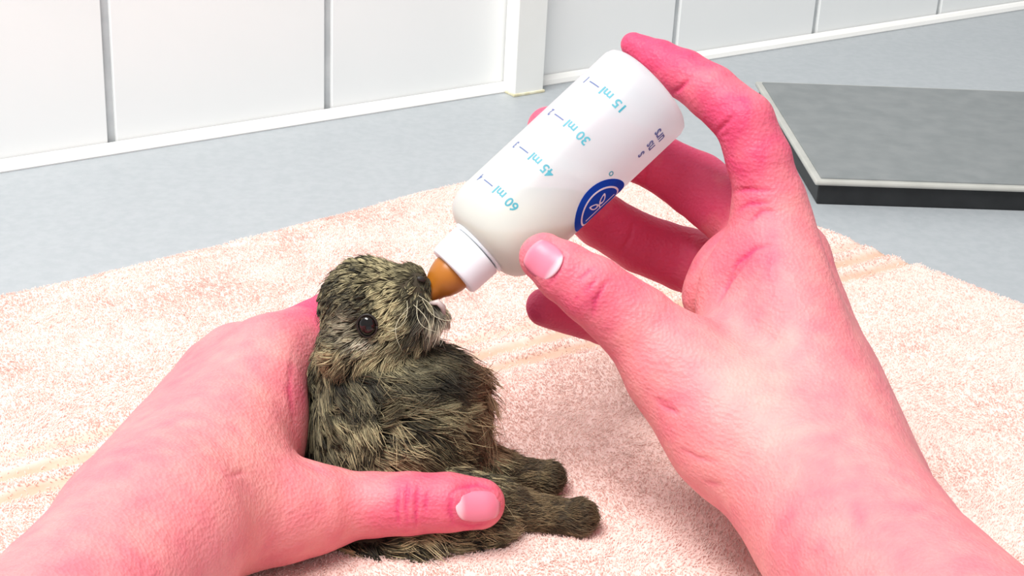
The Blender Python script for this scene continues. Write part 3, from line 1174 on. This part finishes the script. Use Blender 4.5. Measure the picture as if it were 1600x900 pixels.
# keep the fur out of the hand, the cap and the teat
flat = pts.reshape(-1, 3)
for _ in range(2):
    dd_ = LH(flat)
    mk = dd_ < .03
    if mk.any():
        flat[mk] += (.03 - dd_[mk])[:, None] * grad(LH, flat[mk])
tea = lambda p: np.minimum(seg(p, B0 + BA * 8.4, B0 + BA * 9.85, .60, .25), seg(p, B0 + BA * 7.6, B0 + BA * 8.3, .95, .95))
dd_ = tea(flat)
mk = dd_ < .03
flat[mk] += (.03 - dd_[mk])[:, None] * grad(tea, flat[mk])
eyed = lambda p: np.linalg.norm(p - EYEC, axis=1) - .31
dd_ = eyed(flat)
mk = dd_ < 0
flat[mk] -= dd_[mk][:, None] * nrm(flat[mk] - EYEC)
pts = flat.reshape(m, K, 3)
# agouti colour: dark root, yellowish band, dark or pale tip; larger patches per region
lin = lambda *c: np.array(srgb(*c)[:3])
rootc = lin(26, 25, 22)
dark, olive, tan, brown, pale, grey = lin(36, 35, 30), lin(98, 90, 66), lin(214, 200, 156), lin(150, 116, 88), lin(232, 222, 200), lin(150, 140, 120)
ctone = rng.rand(nc)[near] * .55 + rng.rand(m) * .45
pn_ = vnoise(root * 1.6, 71) * .5 + .5
mixv = np.clip(2.4 * (ctone - .5) + .25 + .5 * (pn_ - .5), 0, 1)[:, None]
dk = np.clip(1.55 - 3.2 * ctone, 0, 1)[:, None]
band_c = (olive * (1 - mixv) + tan * mixv) * (1 - dk) + dark * 1.3 * dk
tip_c = np.where((rng.rand(m) < .45)[:, None], dark * 1.2, band_c * 1.05)


def region(amt, c):
    global band_c, tip_c
    amt = np.clip(amt, 0, 1)[:, None]
    band_c = band_c * (1 - amt) + c * amt
    tip_c = tip_c * (1 - amt) + c * .95 * amt


region(.95 * g(680, 590, 85, 48), dark * 1.5)
region(.75 * g(560, 625, 60, 22), dark * 1.5)
region(.6 * g(500, 680, 30, 50), dark * 1.6)
region(.70 * g(520, 590, 60, 22), dark * 1.5)
region(.60 * g(520, 470, 30, 70), dark * 1.8)
region(.55 * g(600, 535, 26, 20), dark * 1.4)
region(.9 / (1 + np.exp(-(x - 715 - (y - 600) * .05) / 9)) * (hw < .5) * (y < 715), brown)
region(.75 * g(620, 722, 55, 16), brown * 1.15)
legc = lin(72, 58, 42) + (lin(150, 128, 94) - lin(72, 58, 42)) * np.clip(1.6 * (ctone - .3), 0, 1)[:, None]
region(lw * .95, legc)
region(lw * np.clip(g(865, 745, 18, 40) + g(915, 795, 14, 20), 0, 1) * .7, lin(74, 64, 48))
region(.9 * g(543, 510, 20, 26), grey * 1.3)
region(.8 * g(592, 515, 12, 28), dark)
region(.95 * g(574, 533, 18, 7), pale)
region(.6 * g(522, 552, 18, 14), tan * 1.2)
region(.85 * g(610, 480, 18, 70), tan * 1.1)
region(.7 * g(650, 545, 60, 12) , dark * 1.3)
region(.6 * g(655, 480, 20, 26), dark * 1.8)
region(.55 * g(690, 640, 60, 10) + .5 * g(540, 650, 45, 10), tan)
region(.6 * g(610, 555, 40, 18), tan * 1.1)
region(.9 * g(694, 500, 26, 20), pale * .95)
region(.6 * g(636, 424, 26, 22), olive * 1.3)
region(.8 * g(790, 832, 26, 10), lin(200, 178, 140))
region(.7 * g(880, 838, 60, 7), lin(190, 170, 140))
col = np.zeros((m, K, 3))
for k, s in enumerate(ss):
    if s < .45:
        q = s / .45
        col[:, k] = rootc * (1 - q) + (rootc * .5 + band_c * .5) * q
    elif s < .8:
        col[:, k] = band_c
    else:
        col[:, k] = tip_c
rad = np.array([.009, .0105, .0105, .009, .0065, .002])[None, :] * (.8 + .5 * rng.rand(m, 1)) * (1 - .3 * lw)[:, None]
fur = hair('fur', pts, rad, col, M_FUR, lev_o)
tag(fur, 'dense mottled brown and grey fur', kind='stuff')
# whiskers
for k, (x0, y0, x1, y1, bend) in enumerate([(652, 470, 690, 520, 18), (646, 476, 668, 545, -14), (640, 480, 628, 548, 16), (660, 468, 714, 502, 12), (654, 462, 676, 512, -12), (636, 470, 604, 520, -14), (690, 500, 716, 488, 6)]):
    p0, d0_ = hit(head, x0, y0)
    pa = []
    for s in np.linspace(0, 1, 9):
        q = math.sin(s * math.pi)
        nx, ny = -(y1 - y0), (x1 - x0)
        ln = math.hypot(nx, ny)
        pa.append(P(x0 + (x1 - x0) * s + nx / ln * bend * q, y0 + (y1 - y0) * s + ny / ln * bend * q, float(d0_) - .15 - .7 * math.sin(s * 1.8)))
    v, f = tube_vf(pa, np.linspace(.011, .004, 9), 5)
    build('whisker', v, f, M_WHISK, lev_o)
# claws
for (cx, cy, cd) in ((872, 752, 52.9), (868, 764, 52.7), (926, 812, 51.2), (922, 824, 51.0)):
    v, f = tube_vf([P(cx - 8, cy - 2, cd), P(cx - 1, cy + 1, cd), P(cx + 5, cy + 6, cd)], [.06, .045, .012], 6)
    build('claw', v, f, M_NOSE, lev_o)
print('tris', sum(len(o.data.polygons) * 2 for o in bpy.data.objects if o.type == 'MESH'))
